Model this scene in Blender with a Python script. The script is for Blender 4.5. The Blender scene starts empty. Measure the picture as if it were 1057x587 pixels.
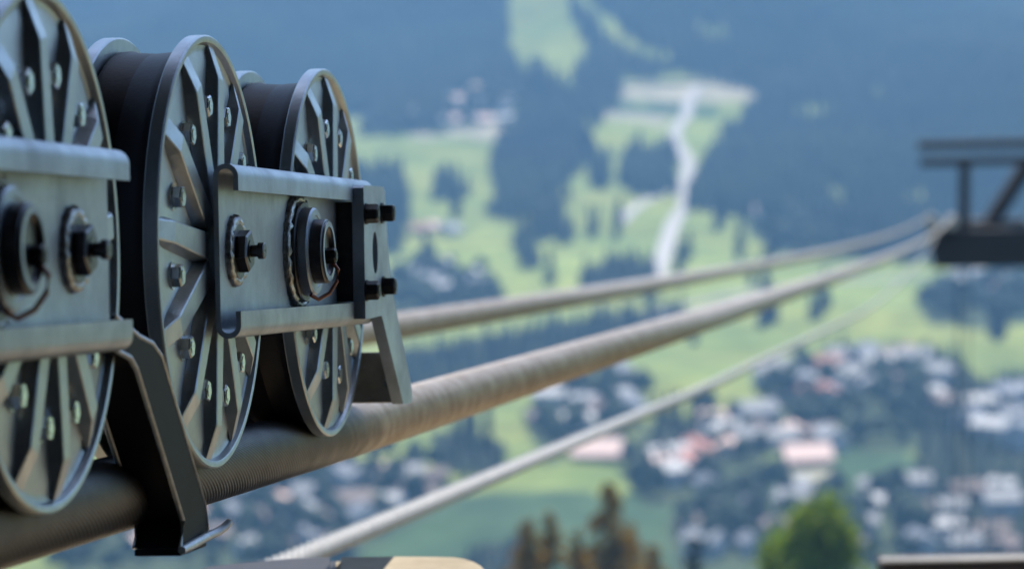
import bpy, bmesh, math, random
import numpy as np
from mathutils import Matrix, Vector

random.seed(7); rng = np.random.default_rng(7)
R = math.radians
scene = bpy.context.scene
COL = scene.collection

# ------------------------------------------------------------------ camera
W0, H0 = 1057.0, 587.0
F = 3200.0                       # focal length in photo pixels
CX, CY = W0 / 2, H0 / 2
PITCH, ROLL = R(8.0), R(1.1)
cr, sr, cp, sp = math.cos(ROLL), math.sin(ROLL), math.cos(PITCH), math.sin(PITCH)
def c2w(c):
    """camera-space (right, forward, up) -> world; camera sits at the origin"""
    x, y, z = cr * c[0] + sr * c[2], c[1], -sr * c[0] + cr * c[2]
    return Vector((x, cp * y + sp * z, -sp * y + cp * z))
def px(x, y, d):
    return c2w(((x - CX) / F * d, d, (CY - y) / F * d))
cam_d = bpy.data.cameras.new('camera')
cam = bpy.data.objects.new('camera', cam_d); COL.objects.link(cam)
ax, ay, az = c2w((1, 0, 0)), c2w((0, 0, 1)), -c2w((0, 1, 0))
cam.matrix_world = Matrix(((ax.x, ay.x, az.x, 0), (ax.y, ay.y, az.y, 0), (ax.z, ay.z, az.z, 0), (0, 0, 0, 1)))
cam_d.sensor_width = 36.0; cam_d.lens = F / W0 * 36.0
cam_d.clip_start = 0.05; cam_d.clip_end = 30000
cam_d.dof.use_dof = True; cam_d.dof.focus_distance = 2.56; cam_d.dof.aperture_fstop = 7.8
scene.camera = cam

# ------------------------------------------------------------------ sky, sun, exposure
SUN_AZ, SUN_EL = 10.0, 60.0       # azimuth clockwise from +Y
world = bpy.data.worlds.new('World'); scene.world = world; world.use_nodes = True
wn = world.node_tree; wn.nodes.clear()
sky = wn.nodes.new('ShaderNodeTexSky'); sky.sky_type = 'NISHITA'; sky.sun_disc = False
sky.sun_elevation = R(SUN_EL); sky.sun_rotation = R(SUN_AZ); sky.dust_density = 1.5; sky.altitude = 1200
bg = wn.nodes.new('ShaderNodeBackground'); bg.inputs['Strength'].default_value = 0.13
wo = wn.nodes.new('ShaderNodeOutputWorld')
wn.links.new(sky.outputs[0], bg.inputs[0]); wn.links.new(bg.outputs[0], wo.inputs[0])
sun_d = bpy.data.lights.new('sun', 'SUN'); sun_d.energy = 3.6; sun_d.angle = R(0.6); sun_d.color = (1.0, 0.93, 0.82)
sun = bpy.data.objects.new('sun', sun_d); COL.objects.link(sun)
sd = Vector((math.sin(R(SUN_AZ)) * math.cos(R(SUN_EL)), math.cos(R(SUN_AZ)) * math.cos(R(SUN_EL)), math.sin(R(SUN_EL))))
sun.rotation_euler = sd.to_track_quat('Z', 'Y').to_euler(); sun.location = (0, 0, 30)
vs = scene.view_settings
vs.view_transform = 'Standard'; vs.look = 'None'; vs.gamma = 1.0; vs.exposure = 1.2; vs.use_curve_mapping = False
scene.cycles.use_denoising = True
scene.cycles.max_bounces = 8; scene.cycles.volume_bounces = 0

# ------------------------------------------------------------------ materials
def mat(name, base, rough=0.5, metal=0.0, var=None, vscale=20.0, bump=0.0, bscale=200.0, spec=0.5, rvar=0.0, streak=None):
    m = bpy.data.materials.new(name); m.use_nodes = True
    nt = m.node_tree; b = nt.nodes['Principled BSDF']
    b.inputs['Base Color'].default_value = (*base, 1); b.inputs['Roughness'].default_value = rough
    b.inputs['Metallic'].default_value = metal; b.inputs['Specular IOR Level'].default_value = spec
    tc = nt.nodes.new('ShaderNodeTexCoord'); vec = tc.outputs['Object']
    if streak:
        mp = nt.nodes.new('ShaderNodeMapping'); mp.inputs['Scale'].default_value = streak
        nt.links.new(vec, mp.inputs[0]); vec = mp.outputs[0]
    if var:
        n = nt.nodes.new('ShaderNodeTexNoise'); n.inputs['Scale'].default_value = vscale
        n.inputs['Detail'].default_value = 6; n.inputs['Roughness'].default_value = 0.65
        nt.links.new(vec, n.inputs['Vector'])
        r = nt.nodes.new('ShaderNodeValToRGB'); r.color_ramp.elements[0].position = 0.36; r.color_ramp.elements[1].position = 0.66
        r.color_ramp.elements[0].color = (*var, 1); r.color_ramp.elements[1].color = (*base, 1)
        nt.links.new(n.outputs['Fac'], r.inputs[0]); nt.links.new(r.outputs[0], b.inputs['Base Color'])
        if rvar:
            mr = nt.nodes.new('ShaderNodeMapRange'); mr.inputs[1].default_value = .3; mr.inputs[2].default_value = .7
            mr.inputs[3].default_value = rough + rvar; mr.inputs[4].default_value = rough - rvar
            nt.links.new(n.outputs['Fac'], mr.inputs[0]); nt.links.new(mr.outputs[0], b.inputs['Roughness'])
    if bump:
        n2 = nt.nodes.new('ShaderNodeTexNoise'); n2.inputs['Scale'].default_value = bscale; n2.inputs['Detail'].default_value = 4
        nt.links.new(vec, n2.inputs['Vector'])
        bp = nt.nodes.new('ShaderNodeBump'); bp.inputs['Strength'].default_value = bump; bp.inputs['Distance'].default_value = 0.001
        nt.links.new(n2.outputs['Fac'], bp.inputs['Height']); nt.links.new(bp.outputs[0], b.inputs['Normal'])
    return m
M = {}
M['alu'] = mat('cast_aluminium', (.55, .59, .62), .36, .70, (.42, .46, .49), 26, .25, 500, rvar=.06)
M['plate'] = mat('grey_painted_steel', (.49, .55, .62), .42, .62, (.31, .35, .40), 14, .18, 420, rvar=.08)
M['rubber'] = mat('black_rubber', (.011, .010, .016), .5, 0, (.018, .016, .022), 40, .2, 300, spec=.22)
M['zinc'] = mat('zinc_bolt', (.86, .90, .92), .24, 1.0, (.6, .64, .66), 150, .2, 600)
M['blackbolt'] = mat('black_oxide_bolt', (.03, .029, .033), .42, .6, (.055, .05, .05), 120, .2, 600)
M['darksteel'] = mat('dark_steel', (.13, .13, .14), .33, .75, (.06, .055, .058), 40, .2, 400)
M['weld'] = mat('weld_bead', (.62, .64, .64), .33, .8, (.22, .20, .18), 160, .9, 420)
M['guard'] = mat('black_guard_paint', (.009, .0085, .014), .55, 0, (.014, .013, .02), 25, .12, 500, spec=.13)
M['edge'] = mat('worn_edge_and_highlight', (.72, .75, .78), .4, .4, (.5, .53, .56), 120)
M['brownsteel'] = mat('brown_plate_steel', (.50, .42, .32), .5, .1, (.32, .26, .19), 40, .3, 300)  # brown base has the scraper plate's warm bounce light painted in
M['wire'] = mat('copper_wire', (.30, .10, .055), .45, .2)
M['redwire'] = mat('red_insulation', (.45, .12, .05), .5)
M['trackrope'] = mat('weathered_track_rope', (.40, .34, .285), .40, .30, (.22, .165, .12), 30, .15, 400, rvar=.06)
M['haulrope'] = mat('galvanised_haul_rope', (.37, .355, .33), .42, .3, (.27, .255, .235), 40, .2, 400)
M['tower'] = mat('dark_tower_steel', (.022, .018, .020), .7, .0, (.015, .013, .014), 3)
M['saddle'] = mat('pale_saddle_shoe', (.55, .50, .42), .5, .2, (.4, .35, .28), 6)
M['concrete'] = mat('stained_concrete', (.40, .345, .25), .85, 0, (.24, .20, .14), 9, .6, 60, streak=(1, 1, .18))
M['darkwood'] = mat('dark_timber', (.030, .027, .03), .7, 0, (.018, .016, .018), 6, .4, 40)
M['greycap'] = mat('grey_cap_strip', (.34, .34, .34), .6, .2, (.24, .24, .24), 9)
M['floor'] = mat('gravelly_concrete_floor', (.33, .26, .16), .9, 0, (.25, .195, .12), 2, .5, 40)
M['roofwood'] = mat('dark_unseen_hall_boards', (.035, .032, .034), .8, 0, (.022, .02, .022), 3)
M['trunk'] = mat('bark', (.07, .05, .035), .9, 0, (.04, .03, .02), 3)
M['spruce'] = mat('spruce_needles', (.050, .070, .036), .8, 0, (.010, .020, .015), .009, spec=.2)
M['broad'] = mat('dark_broadleaf', (.030, .052, .026), .8, 0, (.018, .030, .018), .06, spec=.2)
M['larch'] = mat('rusty_green_needles', (.13, .105, .018), .7, 0, (.40, .21, .015), .8, spec=.2)
M['maple'] = mat('bright_green_leaves', (.24, .32, .012), .6, 0, (.12, .19, .012), 1.2, spec=.3)
M['road'] = mat('pale_gravel_road', (.48, .45, .42), .9, 0, (.38, .36, .33), .05)

def rope_deposit_shade(m):
    """black rubber and grease deposit, plus carriage shade painted into the rope colour"""
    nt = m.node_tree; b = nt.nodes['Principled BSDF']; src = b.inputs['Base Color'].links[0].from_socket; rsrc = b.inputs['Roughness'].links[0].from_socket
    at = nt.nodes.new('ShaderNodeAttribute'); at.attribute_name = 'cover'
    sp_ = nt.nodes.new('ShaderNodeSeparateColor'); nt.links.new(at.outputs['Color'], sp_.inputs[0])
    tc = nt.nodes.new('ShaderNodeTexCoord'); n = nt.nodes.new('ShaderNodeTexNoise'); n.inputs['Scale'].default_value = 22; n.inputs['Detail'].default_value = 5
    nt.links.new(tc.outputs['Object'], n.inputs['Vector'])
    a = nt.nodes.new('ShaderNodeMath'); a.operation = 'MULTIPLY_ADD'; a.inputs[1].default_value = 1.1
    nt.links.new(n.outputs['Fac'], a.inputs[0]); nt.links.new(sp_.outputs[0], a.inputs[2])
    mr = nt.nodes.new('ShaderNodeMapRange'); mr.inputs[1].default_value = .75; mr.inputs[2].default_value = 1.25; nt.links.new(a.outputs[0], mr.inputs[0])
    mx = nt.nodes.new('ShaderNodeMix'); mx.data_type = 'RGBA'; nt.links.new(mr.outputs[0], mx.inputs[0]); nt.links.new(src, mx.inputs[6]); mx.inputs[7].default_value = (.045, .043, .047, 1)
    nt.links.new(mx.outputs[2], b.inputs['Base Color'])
rope_deposit_shade(M['trackrope'])  # grease deposit and carriage shade both darken the rope colour
def translucent(m, amt):
    nt = m.node_tree; b = nt.nodes['Principled BSDF']; out = [n for n in nt.nodes if n.type == 'OUTPUT_MATERIAL'][0]
    t = nt.nodes.new('ShaderNodeBsdfTranslucent'); mx = nt.nodes.new('ShaderNodeMixShader'); mx.inputs[0].default_value = amt
    src = b.inputs['Base Color'].links
    if src: nt.links.new(src[0].from_socket, t.inputs[0])
    nt.links.new(b.outputs[0], mx.inputs[1]); nt.links.new(t.outputs[0], mx.inputs[2]); nt.links.new(mx.outputs[0], out.inputs[0])
translucent(M['maple'], .5); translucent(M['larch'], .4)

# ------------------------------------------------------------------ mesh helpers
def link(name, me, m=None, parent=None, smooth=False):
    o = bpy.data.objects.new(name, me); COL.objects.link(o)
    if m is not None and not me.materials: me.materials.append(M[m] if isinstance(m, str) else m)
    if parent: o.parent = parent
    return o
def tag(o, label=None, cat=None, group=None, kind=None):
    if label: o['label'] = label
    if cat: o['category'] = cat
    if group: o['group'] = group
    if kind: o['kind'] = kind
    return o
def empty(name, loc=(0, 0, 0)):
    o = bpy.data.objects.new(name, None); COL.objects.link(o); o.location = loc; o.empty_display_size = .1
    return o
def mesh_from(name, bm, smooth=None):
    """smooth = sharp-edge angle in degrees, None = flat"""
    bm.normal_update()
    me = bpy.data.meshes.new(name)
    if smooth is not None:
        for f in bm.faces: f.smooth = True
        lim = R(smooth)
        for e in bm.edges:
            if len(e.link_faces) == 2 and e.calc_face_angle(0) > lim: e.smooth = False
    bm.to_mesh(me); bm.free(); return me
def part(name, bm, m, parent=None, smooth=None):
    return link(name, mesh_from(name, bm, smooth), m, parent)
def bevel(bm, w, seg=2):
    bmesh.ops.bevel(bm, geom=bm.edges[:], offset=w, segments=seg, affect='EDGES', profile=.5)
def box(bm, lo, hi):
    lo, hi = Vector(lo), Vector(hi)
    r = bmesh.ops.create_cube(bm, size=1, matrix=Matrix.Translation((lo + hi) / 2) @ Matrix.Diagonal((*(hi - lo), 1)))
    return r['verts']
def bar(bm, a, b, w, h=None, up=(0, 0, 1)):
    """square bar between two points"""
    a, b = Vector(a), Vector(b); h = h or w
    d = (b - a).normalized(); s = d.cross(Vector(up)); s = s.normalized() if s.length > 1e-6 else Vector((1, 0, 0)); t = s.cross(d)
    vs_ = [bm.verts.new(p + s * i * w / 2 + t * j * h / 2) for p in (a, b) for i, j in ((-1, -1), (1, -1), (1, 1), (-1, 1))]
    for q in ((0, 1, 2, 3), (7, 6, 5, 4), (0, 4, 5, 1), (1, 5, 6, 2), (2, 6, 7, 3), (3, 7, 4, 0)): bm.faces.new([vs_[k] for k in q])
    bmesh.ops.recalc_face_normals(bm, faces=bm.faces[:])
def lathe(bm, prof, n=64, closed=True, axis='X', c=(0, 0, 0)):
    """prof: list of (axial, radius); closed joins last to first. axis X = the carriage's lateral axis"""
    rings = []
    for v, r in prof:
        ring = []
        for k in range(n):
            a = 2 * math.pi * k / n
            ring.append(bm.verts.new((c[0] + v, c[1] + r * math.cos(a), c[2] + r * math.sin(a))))
        rings.append(ring)
    m = len(rings)
    for i in range(m if closed else m - 1):
        A, B = rings[i], rings[(i + 1) % m]
        for k in range(n): bm.faces.new((A[k], A[(k + 1) % n], B[(k + 1) % n], B[k]))
    if not closed:
        bm.faces.new(rings[0]); bm.faces.new(rings[-1])
    bmesh.ops.recalc_face_normals(bm, faces=bm.faces[:])
def tube(bm, pts, r, n=8, cap=True):
    pts = [Vector(p) for p in pts]; rings = []
    for i, p in enumerate(pts):
        d = (pts[min(i + 1, len(pts) - 1)] - pts[max(i - 1, 0)]).normalized()
        s = d.cross(Vector((.13, .21, 1))).normalized(); t = s.cross(d)
        rr = r[i] if isinstance(r, (list, tuple)) else r
        rings.append([bm.verts.new(p + (s * math.cos(2 * math.pi * k / n) + t * math.sin(2 * math.pi * k / n)) * rr) for k in range(n)])
    for A, B in zip(rings, rings[1:]):
        for k in range(n): bm.faces.new((A[k], A[(k + 1) % n], B[(k + 1) % n], B[k]))
    if cap: bm.faces.new(rings[0]); bm.faces.new(rings[-1])
    bmesh.ops.recalc_face_normals(bm, faces=bm.faces[:])
def prism(bm, poly, lo, hi, axis='X'):
    """polygon in (u,w) extruded along the lateral axis X"""
    A = [bm.verts.new((lo, p[0], p[1])) for p in poly]; B = [bm.verts.new((hi, p[0], p[1])) for p in poly]
    n = len(poly)
    bm.faces.new(A); bm.faces.new(B)
    for k in range(n): bm.faces.new((A[k], A[(k + 1) % n], B[(k + 1) % n], B[k]))
    bmesh.ops.recalc_face_normals(bm, faces=bm.faces[:])
def arrays_to_mesh(name, V, T, attr=None):
    me = bpy.data.meshes.new(name)
    k = T.shape[1]
    me.vertices.add(len(V)); me.vertices.foreach_set('co', V.astype(np.float32).ravel())
    me.loops.add(T.size); me.loops.foreach_set('vertex_index', T.astype(np.int32).ravel())
    me.polygons.add(len(T)); me.polygons.foreach_set('loop_start', np.arange(0, T.size, k, dtype=np.int32))
    me.polygons.foreach_set('loop_total', np.full(len(T), k, dtype=np.int32))
    if attr is not None:
        a = me.color_attributes.new('cover', 'FLOAT_COLOR', 'POINT')
        a.data.foreach_set('color', np.c_[attr, np.ones(len(attr))].astype(np.float32).ravel())
    me.update(calc_edges=True); me.validate(); return me

# ------------------------------------------------------------------ terrain
PD = np.array([0, 6, 20, 60, 100, 250, 450, 650, 850, 1600, 1900, 2300, 2700, 3200, 4000, 5000.])
PZ = np.array([-4, -5.5, -8, -19, -30, -70, -122, -168, -201, -200, -192, -163, -126, -70, 60, 300.])
def terr(X, Y):
    d = np.hypot(X, Y)
    z = np.interp(d, PD, PZ)
    k = np.clip((d - 60) / 800, 0, 1)
    z = z + k * 2.2 * (np.sin(X / 61 + 1.3) * np.cos(Y / 83) + .7 * np.sin(X / 29 + Y / 47))
    far = np.clip((d - 1750) / 900, 0, 1)
    z = z + far * 26 * (np.sin(X / 143 + Y / 420 + .6) + .6 * np.sin(X / 67 - Y / 190))
    return z
def hit(x, y):
    """where the ray of a photo pixel meets the valley ground"""
    r = px(x, y, 1.0)
    t = np.concatenate([np.arange(300, 1500, 2.0), np.arange(1500, 4500, 4.0)])
    dz = r.z * t - terr(r.x * t, r.y * t)
    i = np.argmax(dz <= 0)
    if dz[i] > 0: return None
    return Vector((r.x * t[i], r.y * t[i], float(terr(np.array([r.x * t[i]]), np.array([r.y * t[i]]))[0])))
def to_px(P):
    """world points (n,3) -> photo pixels"""
    P = np.asarray(P, float)
    y1 = cp * P[:, 1] - sp * P[:, 2]; z1 = sp * P[:, 1] + cp * P[:, 2]; x1 = P[:, 0]
    x = cr * x1 - sr * z1; z = sr * x1 + cr * z1
    return CX + F * x / y1, CY - F * z / y1
def inside(poly, X, Y):
    poly = np.array(poly, float); r = np.zeros(X.shape, bool); j = len(poly) - 1
    for i in range(len(poly)):
        xi, yi = poly[i]; xj, yj = poly[j]
        c = ((yi > Y) != (yj > Y)) & (X < (xj - xi) * (Y - yi) / (yj - yi + 1e-12) + xi)
        r ^= c; j = i
    return r
def wob(P, s, k):     # cheap smooth noise on the ground
    X, Y = P[:, 0], P[:, 1]
    return (np.sin(X / s + 3 * k) * np.cos(Y / (s * 1.3) + k) + .6 * np.sin((X + Y) / (s * .53) + 5 * k) + .4 * np.cos((X - Y) / (s * .31) + 2 * k)) / 2

# areas of the valley, outlined in the photograph and laid on the ground
FOREST = [
    [(-900, -90), (525, -90), (524, 40), (542, 78), (500, 80), (462, 92), (452, 120), (405, 128), (385, 105), (330, 118), (-900, 135)],
    [(548, 55), (578, 78), (600, 92), (608, 125), (600, 160), (572, 186), (578, 206), (498, 210), (516, 192), (504, 164), (520, 134), (536, 100)],
    [(588, 60), (616, 46), (642, 60), (640, 100), (612, 122), (596, 95)],
    [(572, -90), (690, -90), (700, 62), (668, 74), (640, 66), (612, 52), (596, 24)],
    [(606, 150), (628, 148), (632, 176), (612, 182)],
    [(676, -90), (1900, -90), (1900, 320), (1130, 276), (1057, 262), (975, 256), (890, 250), (856, 236), (800, 214), (705, 202), (716, 182), (746, 134), (790, 84), (745, 74), (690, 58)],
    [(640, 168), (652, 140), (668, 150), (690, 138), (698, 150), (697, 186), (648, 188)],
    [(545, 205), (570, 210), (592, 218), (588, 236), (556, 232)], [(528, 232), (552, 228), (556, 258), (542, 262)],
    [(340, 170), (400, 168), (420, 176), (424, 214), (412, 246), (340, 250)],
    [(448, 178), (466, 172), (484, 182), (478, 196), (452, 196)],
    [(600, 268), (622, 258), (650, 252), (680, 262), (684, 288), (600, 294)],
    [(400, 350), (470, 338), (560, 322), (700, 298), (702, 318), (600, 346), (540, 372), (500, 388), (400, 392)],
    [(836, 376), (846, 346), (872, 340), (896, 346), (900, 372), (870, 384)],
    [(908, 368), (920, 346), (960, 342), (990, 356), (1010, 372), (1080, 366), (1200, 380), (1200, 440), (1040, 430), (980, 400), (930, 378)],
    [(960, 392), (1200, 430), (1200, 620), (1000, 600), (938, 520), (945, 440)],
    [(432, 600), (470, 560), (500, 540), (545, 530), (560, 560), (620, 600)],
    [(440, 430), (480, 425), (520, 440), (510, 470), (455, 470)],
    [(680, 425), (700, 415), (722, 428), (716, 452), (686, 452)],
    [(40, 170), (110, 160), (130, 190), (90, 215), (30, 200)], [(180, 230), (250, 215), (300, 235), (270, 270), (190, 262)],
    [(-300, 150), (-140, 146), (-60, 180), (-90, 250), (-200, 300), (-320, 260)], [(20, 300), (90, 280), (160, 300), (150, 345), (60, 352)],
    [(-160, 360), (-60, 340), (0, 380), (-40, 430), (-140, 420)], [(200, 380), (280, 360), (330, 385), (290, 420), (220, 418)],
]
MIXED = [   # gardens and trees between the houses
    [(540, 412), (572, 392), (640, 378), (664, 392), (650, 430), (600, 450), (560, 462)],
    [(660, 420), (760, 412), (800, 450), (770, 470), (735, 505), (665, 505), (640, 470)],
    [(786, 400), (830, 350), (960, 376), (1057, 380), (1057, 470), (950, 445), (900, 450), (830, 436), (790, 440)],
    [(690, 515), (760, 486), (850, 500), (960, 478), (1200, 470), (1200, 640), (690, 640)],
    [(60, 640), (60, 500), (200, 480), (330, 452), (440, 462), (480, 490), (430, 520), (380, 545), (330, 600)],
    [(405, 275), (440, 262), (505, 268), (520, 300), (470, 316), (405, 318)],
    [(760, 222), (800, 214), (858, 238), (900, 252), (830, 258), (800, 248), (780, 232)],
    [(950, 300), (980, 284), (1100, 280), (1100, 320), (1000, 322), (960, 318)],
    [(376, 110), (540, 86), (540, 104), (460, 128), (376, 132)],
]
PALE = [    # mown hay, gravel, roof-dense old village
    [(462, 92), (540, 86), (534, 112), (520, 134), (440, 134), (410, 128), (452, 118)],
    [(372, 104), (404, 98), (404, 122), (372, 128)],
    [(640, 78), (790, 78), (775, 96), (640, 96)],
    [(614, 104), (690, 110), (690, 120), (620, 114)],
    [(812, 462), (860, 464), (856, 484), (806, 484)],
]
DARKENED = [
    [(380, 500), (470, 492), (560, 484), (640, 492), (720, 500), (720, 620), (330, 620)],  # cloud shade put into the meadow colour
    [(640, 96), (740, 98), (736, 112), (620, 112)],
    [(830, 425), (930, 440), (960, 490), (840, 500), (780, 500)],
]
GAPS = [    # clearings in the woods
    [(820, 98), (862, 98), (862, 112), (822, 112)], [(852, 178), (872, 182), (874, 200), (860, 200)],
    [(720, 15), (755, 18), (750, 34), (722, 30)], [(895, 78), (915, 80), (914, 92), (896, 92)],
    [(526, -20), (566, -20), (586, 20), (604, 52), (606, 66), (580, 64), (548, 44)],
    [(588, -20), (604, -20), (640, 22), (668, 40), (690, 46), (690, 54), (650, 46), (622, 30)],
    [(936, 184), (952, 184), (952, 196), (936, 196)], [(1040, 132), (1070, 132), (1070, 146), (1040, 146)],
]
def classify(P, lift=0.0):
    x, y = to_px(P + np.array([0, 0, lift])); n1 = wob(P, 26, 1.7); n2 = wob(P, 11, .4)
    x = x + 6 * n1; y = y + 3 * n2
    inv = lambda polys: np.any([inside(p, x, y) for p in polys], axis=0)
    gap = inv(GAPS); forest = inv(FOREST) & ~gap; mixed = inv(MIXED) & ~forest
    return x, y, forest, mixed, inv(PALE), inv(DARKENED)

ang = np.unique(np.concatenate([np.arange(-180, -30, 5.), np.arange(-30, -14, 1.), np.arange(-14, 14, .1), np.arange(14, 30, 1.), np.arange(30, 180.1, 5.)]))
ang = ang[:-1]
rad = np.concatenate([np.geomspace(5, 700, 40)[:-1], np.geomspace(700, 3000, 190)[:-1], np.geomspace(3000, 5000, 16)])
A, Rr = np.meshgrid(np.radians(ang), rad)
GX, GY = (Rr * np.sin(A)).ravel(), (Rr * np.cos(A)).ravel()
V = np.c_[GX, GY, terr(GX, GY)]
nr, na = A.shape
i0 = (np.arange(nr - 1)[:, None] * na + np.arange(na)[None, :]).ravel()
i1 = (np.arange(nr - 1)[:, None] * na + (np.arange(na)[None, :] + 1) % na).ravel()
T = np.c_[i0, i1, i1 + na, i0 + na]
T = T[:, ::-1]
cover = np.zeros((len(V), 3)); front = V[:, 1] > 250
n1, n2, n3 = wob(V, 90, .3), wob(V, 37, 2.1), wob(V, 15, 1.1)
g = np.array([.21, .255, .075])[None] * (1 + .22 * n1[:, None]) + np.array([.035, .012, .002])[None] * np.clip(n2, -1, 1)[:, None] + np.array([.012, .012, .01])[None] * n3[:, None]
cover[:] = g
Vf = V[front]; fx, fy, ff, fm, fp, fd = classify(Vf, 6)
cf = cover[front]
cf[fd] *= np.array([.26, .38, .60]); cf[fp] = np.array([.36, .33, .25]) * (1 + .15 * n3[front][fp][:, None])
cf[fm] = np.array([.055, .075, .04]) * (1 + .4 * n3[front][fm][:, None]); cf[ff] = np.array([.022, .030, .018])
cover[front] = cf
near = np.hypot(V[:, 0], V[:, 1]) < 60
slope = np.hypot(V[:, 0], V[:, 1]) < 790      # rough wooded slope under the ropes
cover[slope] = np.array([.040, .048, .026]) * (1 + .3 * n3[slope][:, None])
cover[near] = np.array([.085, .085, .045])
cover = np.clip(cover, .008, 1)
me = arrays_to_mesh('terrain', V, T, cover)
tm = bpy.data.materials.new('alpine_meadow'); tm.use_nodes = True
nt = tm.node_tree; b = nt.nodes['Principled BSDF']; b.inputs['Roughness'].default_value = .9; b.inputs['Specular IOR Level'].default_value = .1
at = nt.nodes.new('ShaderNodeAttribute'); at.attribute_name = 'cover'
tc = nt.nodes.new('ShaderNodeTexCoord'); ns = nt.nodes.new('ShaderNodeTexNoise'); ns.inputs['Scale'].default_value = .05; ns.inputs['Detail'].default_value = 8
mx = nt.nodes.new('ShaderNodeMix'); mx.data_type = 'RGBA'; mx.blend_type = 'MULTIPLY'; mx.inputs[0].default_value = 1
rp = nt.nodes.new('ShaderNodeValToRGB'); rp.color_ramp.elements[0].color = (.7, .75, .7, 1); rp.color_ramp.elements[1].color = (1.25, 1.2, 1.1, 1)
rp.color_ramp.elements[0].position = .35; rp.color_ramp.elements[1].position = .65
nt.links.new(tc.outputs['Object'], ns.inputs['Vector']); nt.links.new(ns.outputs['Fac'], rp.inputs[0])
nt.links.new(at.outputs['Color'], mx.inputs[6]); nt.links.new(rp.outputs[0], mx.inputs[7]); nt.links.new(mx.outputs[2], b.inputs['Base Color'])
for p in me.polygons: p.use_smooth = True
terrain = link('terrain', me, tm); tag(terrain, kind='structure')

# pale road winding down the meadow
def road(name, pts, w, label=None):
    P = [hit(*p) for p in pts]; out = []
    for a_, b_ in zip(P, P[1:]):
        n = max(2, int((b_ - a_).length / 8))
        out += [a_.lerp(b_, k / n) for k in range(n)]
    out.append(P[-1])
    out = np.array([(p.x, p.y) for p in out])
    for _ in range(6): out[1:-1] = (out[:-2] + 2 * out[1:-1] + out[2:]) / 4
    bm = bmesh.new(); prev = None
    for k in range(len(out)):
        t = out[min(k + 1, len(out) - 1)] - out[max(k - 1, 0)]; t = t / (np.hypot(*t) + 1e-9)
        L = out[k] + np.array([-t[1], t[0]]) * w / 2; Q = out[k] - np.array([-t[1], t[0]]) * w / 2
        z = max(float(terr(np.array([q[0]]), np.array([q[1]]))[0]) for q in (L, Q, out[k])) + .5
        cur = (bm.verts.new((L[0], L[1], z)), bm.verts.new((Q[0], Q[1], z)))
        if prev: bm.faces.new((prev[0], prev[1], cur[1], cur[0]))
        prev = cur
    bmesh.ops.recalc_face_normals(bm, faces=bm.faces[:])
    return tag(part(name, bm, 'road'), kind='structure')
road('road', [(722, 90), (708, 106), (712, 118), (700, 130), (695, 142), (702, 155), (712, 166), (708, 186), (704, 200), (710, 212), (696, 228), (690, 246), (684, 268), (676, 300)], 8)
road('road', [(640, 232), (655, 215), (676, 204), (704, 198)], 6)
road('road', [(600, 100), (640, 88), (700, 86), (770, 84)], 7)
road('road', [(640, 330), (700, 318), (790, 300), (880, 290), (960, 286)], 5)

# ------------------------------------------------------------------ woods (too many trees to count: one mass each)
def cone_tree(tiers=4, n=6):
    Vv, Tt = [], []
    for k in range(tiers):
        z0 = .08 + .78 * k / tiers; z1 = min(1.0, z0 + 1.25 / tiers + .08); r0 = .16 * (1 - .78 * k / tiers)
        base = len(Vv)
        for j in range(n):
            a = 2 * math.pi * (j + .5 * (k % 2)) / n; rr = r0 * (1 + .22 * ((j * 7 + k * 3) % 5 - 2) / 2)
            Vv.append((rr * math.cos(a), rr * math.sin(a), z0 - .03 * ((j * 3 + k) % 3)))
        Vv.append((0, 0, z1))
        for j in range(n): Tt.append((base + j, base + (j + 1) % n, base + n))
    return np.array(Vv), np.array(Tt)
def blob_tree():
    bm = bmesh.new(); r = random.Random(5)
    for c, s in (((0, 0, .62), .27), ((.17, .05, .45), .2), ((-.14, .12, .42), .2), ((0, -.17, .44), .19)):
        q = bmesh.ops.create_icosphere(bm, subdivisions=1, radius=s, matrix=Matrix.Translation(c))['verts']
        for v in q: v.co += Vector((r.uniform(-1, 1), r.uniform(-1, 1), r.uniform(-1, 1))) * s * .2
    bm.verts.ensure_lookup_table(); bm.verts.index_update()
    Vv = np.array([v.co[:] for v in bm.verts]); Tt = np.array([[v.index for v in f.verts] for f in bm.faces]); bm.free(); return Vv, Tt
def scatter(name, P, h, tmpl, m, label, cat):
    Vv, Tt = tmpl; n = len(P)
    a = rng.uniform(0, 6.28, n); s = h[:, None, None]
    ca, sa = np.cos(a)[:, None], np.sin(a)[:, None]; wd = rng.uniform(.85, 1.25, n)[:, None]
    out = np.empty((n, len(Vv), 3))
    out[:, :, 0] = (Vv[:, 0] * ca - Vv[:, 1] * sa) * wd; out[:, :, 1] = (Vv[:, 0] * sa + Vv[:, 1] * ca) * wd; out[:, :, 2] = Vv[:, 2]
    out = out * s + P[:, None, :]
    T_ = (Tt[None] + (np.arange(n) * len(Vv))[:, None, None]).reshape(-1, 3)
    o = link(name, arrays_to_mesh(name, out.reshape(-1, 3), T_), m)
    return tag(o, label, cat, kind='stuff')
def ground_points(d0, d1, a0, a1, spacing):
    d = np.arange(d0, d1, spacing); pts = []
    for dd in d:
        k = int(dd * R(a1 - a0) / spacing); th = R(a0) + (np.arange(k) + rng.uniform(0, 1)) / k * R(a1 - a0)
        th = th + rng.uniform(-.4, .4, k) * spacing / dd; q = dd + rng.uniform(-.45, .45, k) * spacing
        pts.append(np.c_[q * np.sin(th), q * np.cos(th)])
    p = np.concatenate(pts); return np.c_[p, terr(p[:, 0], p[:, 1])]
P = ground_points(860, 2950, -15, 15, 7.0)
_, _, ff, fm, fp, fd = classify(P, 9)
keep = ff & (rng.uniform(0, 1, len(P)) < .93)
Pf = P[keep]
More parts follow.
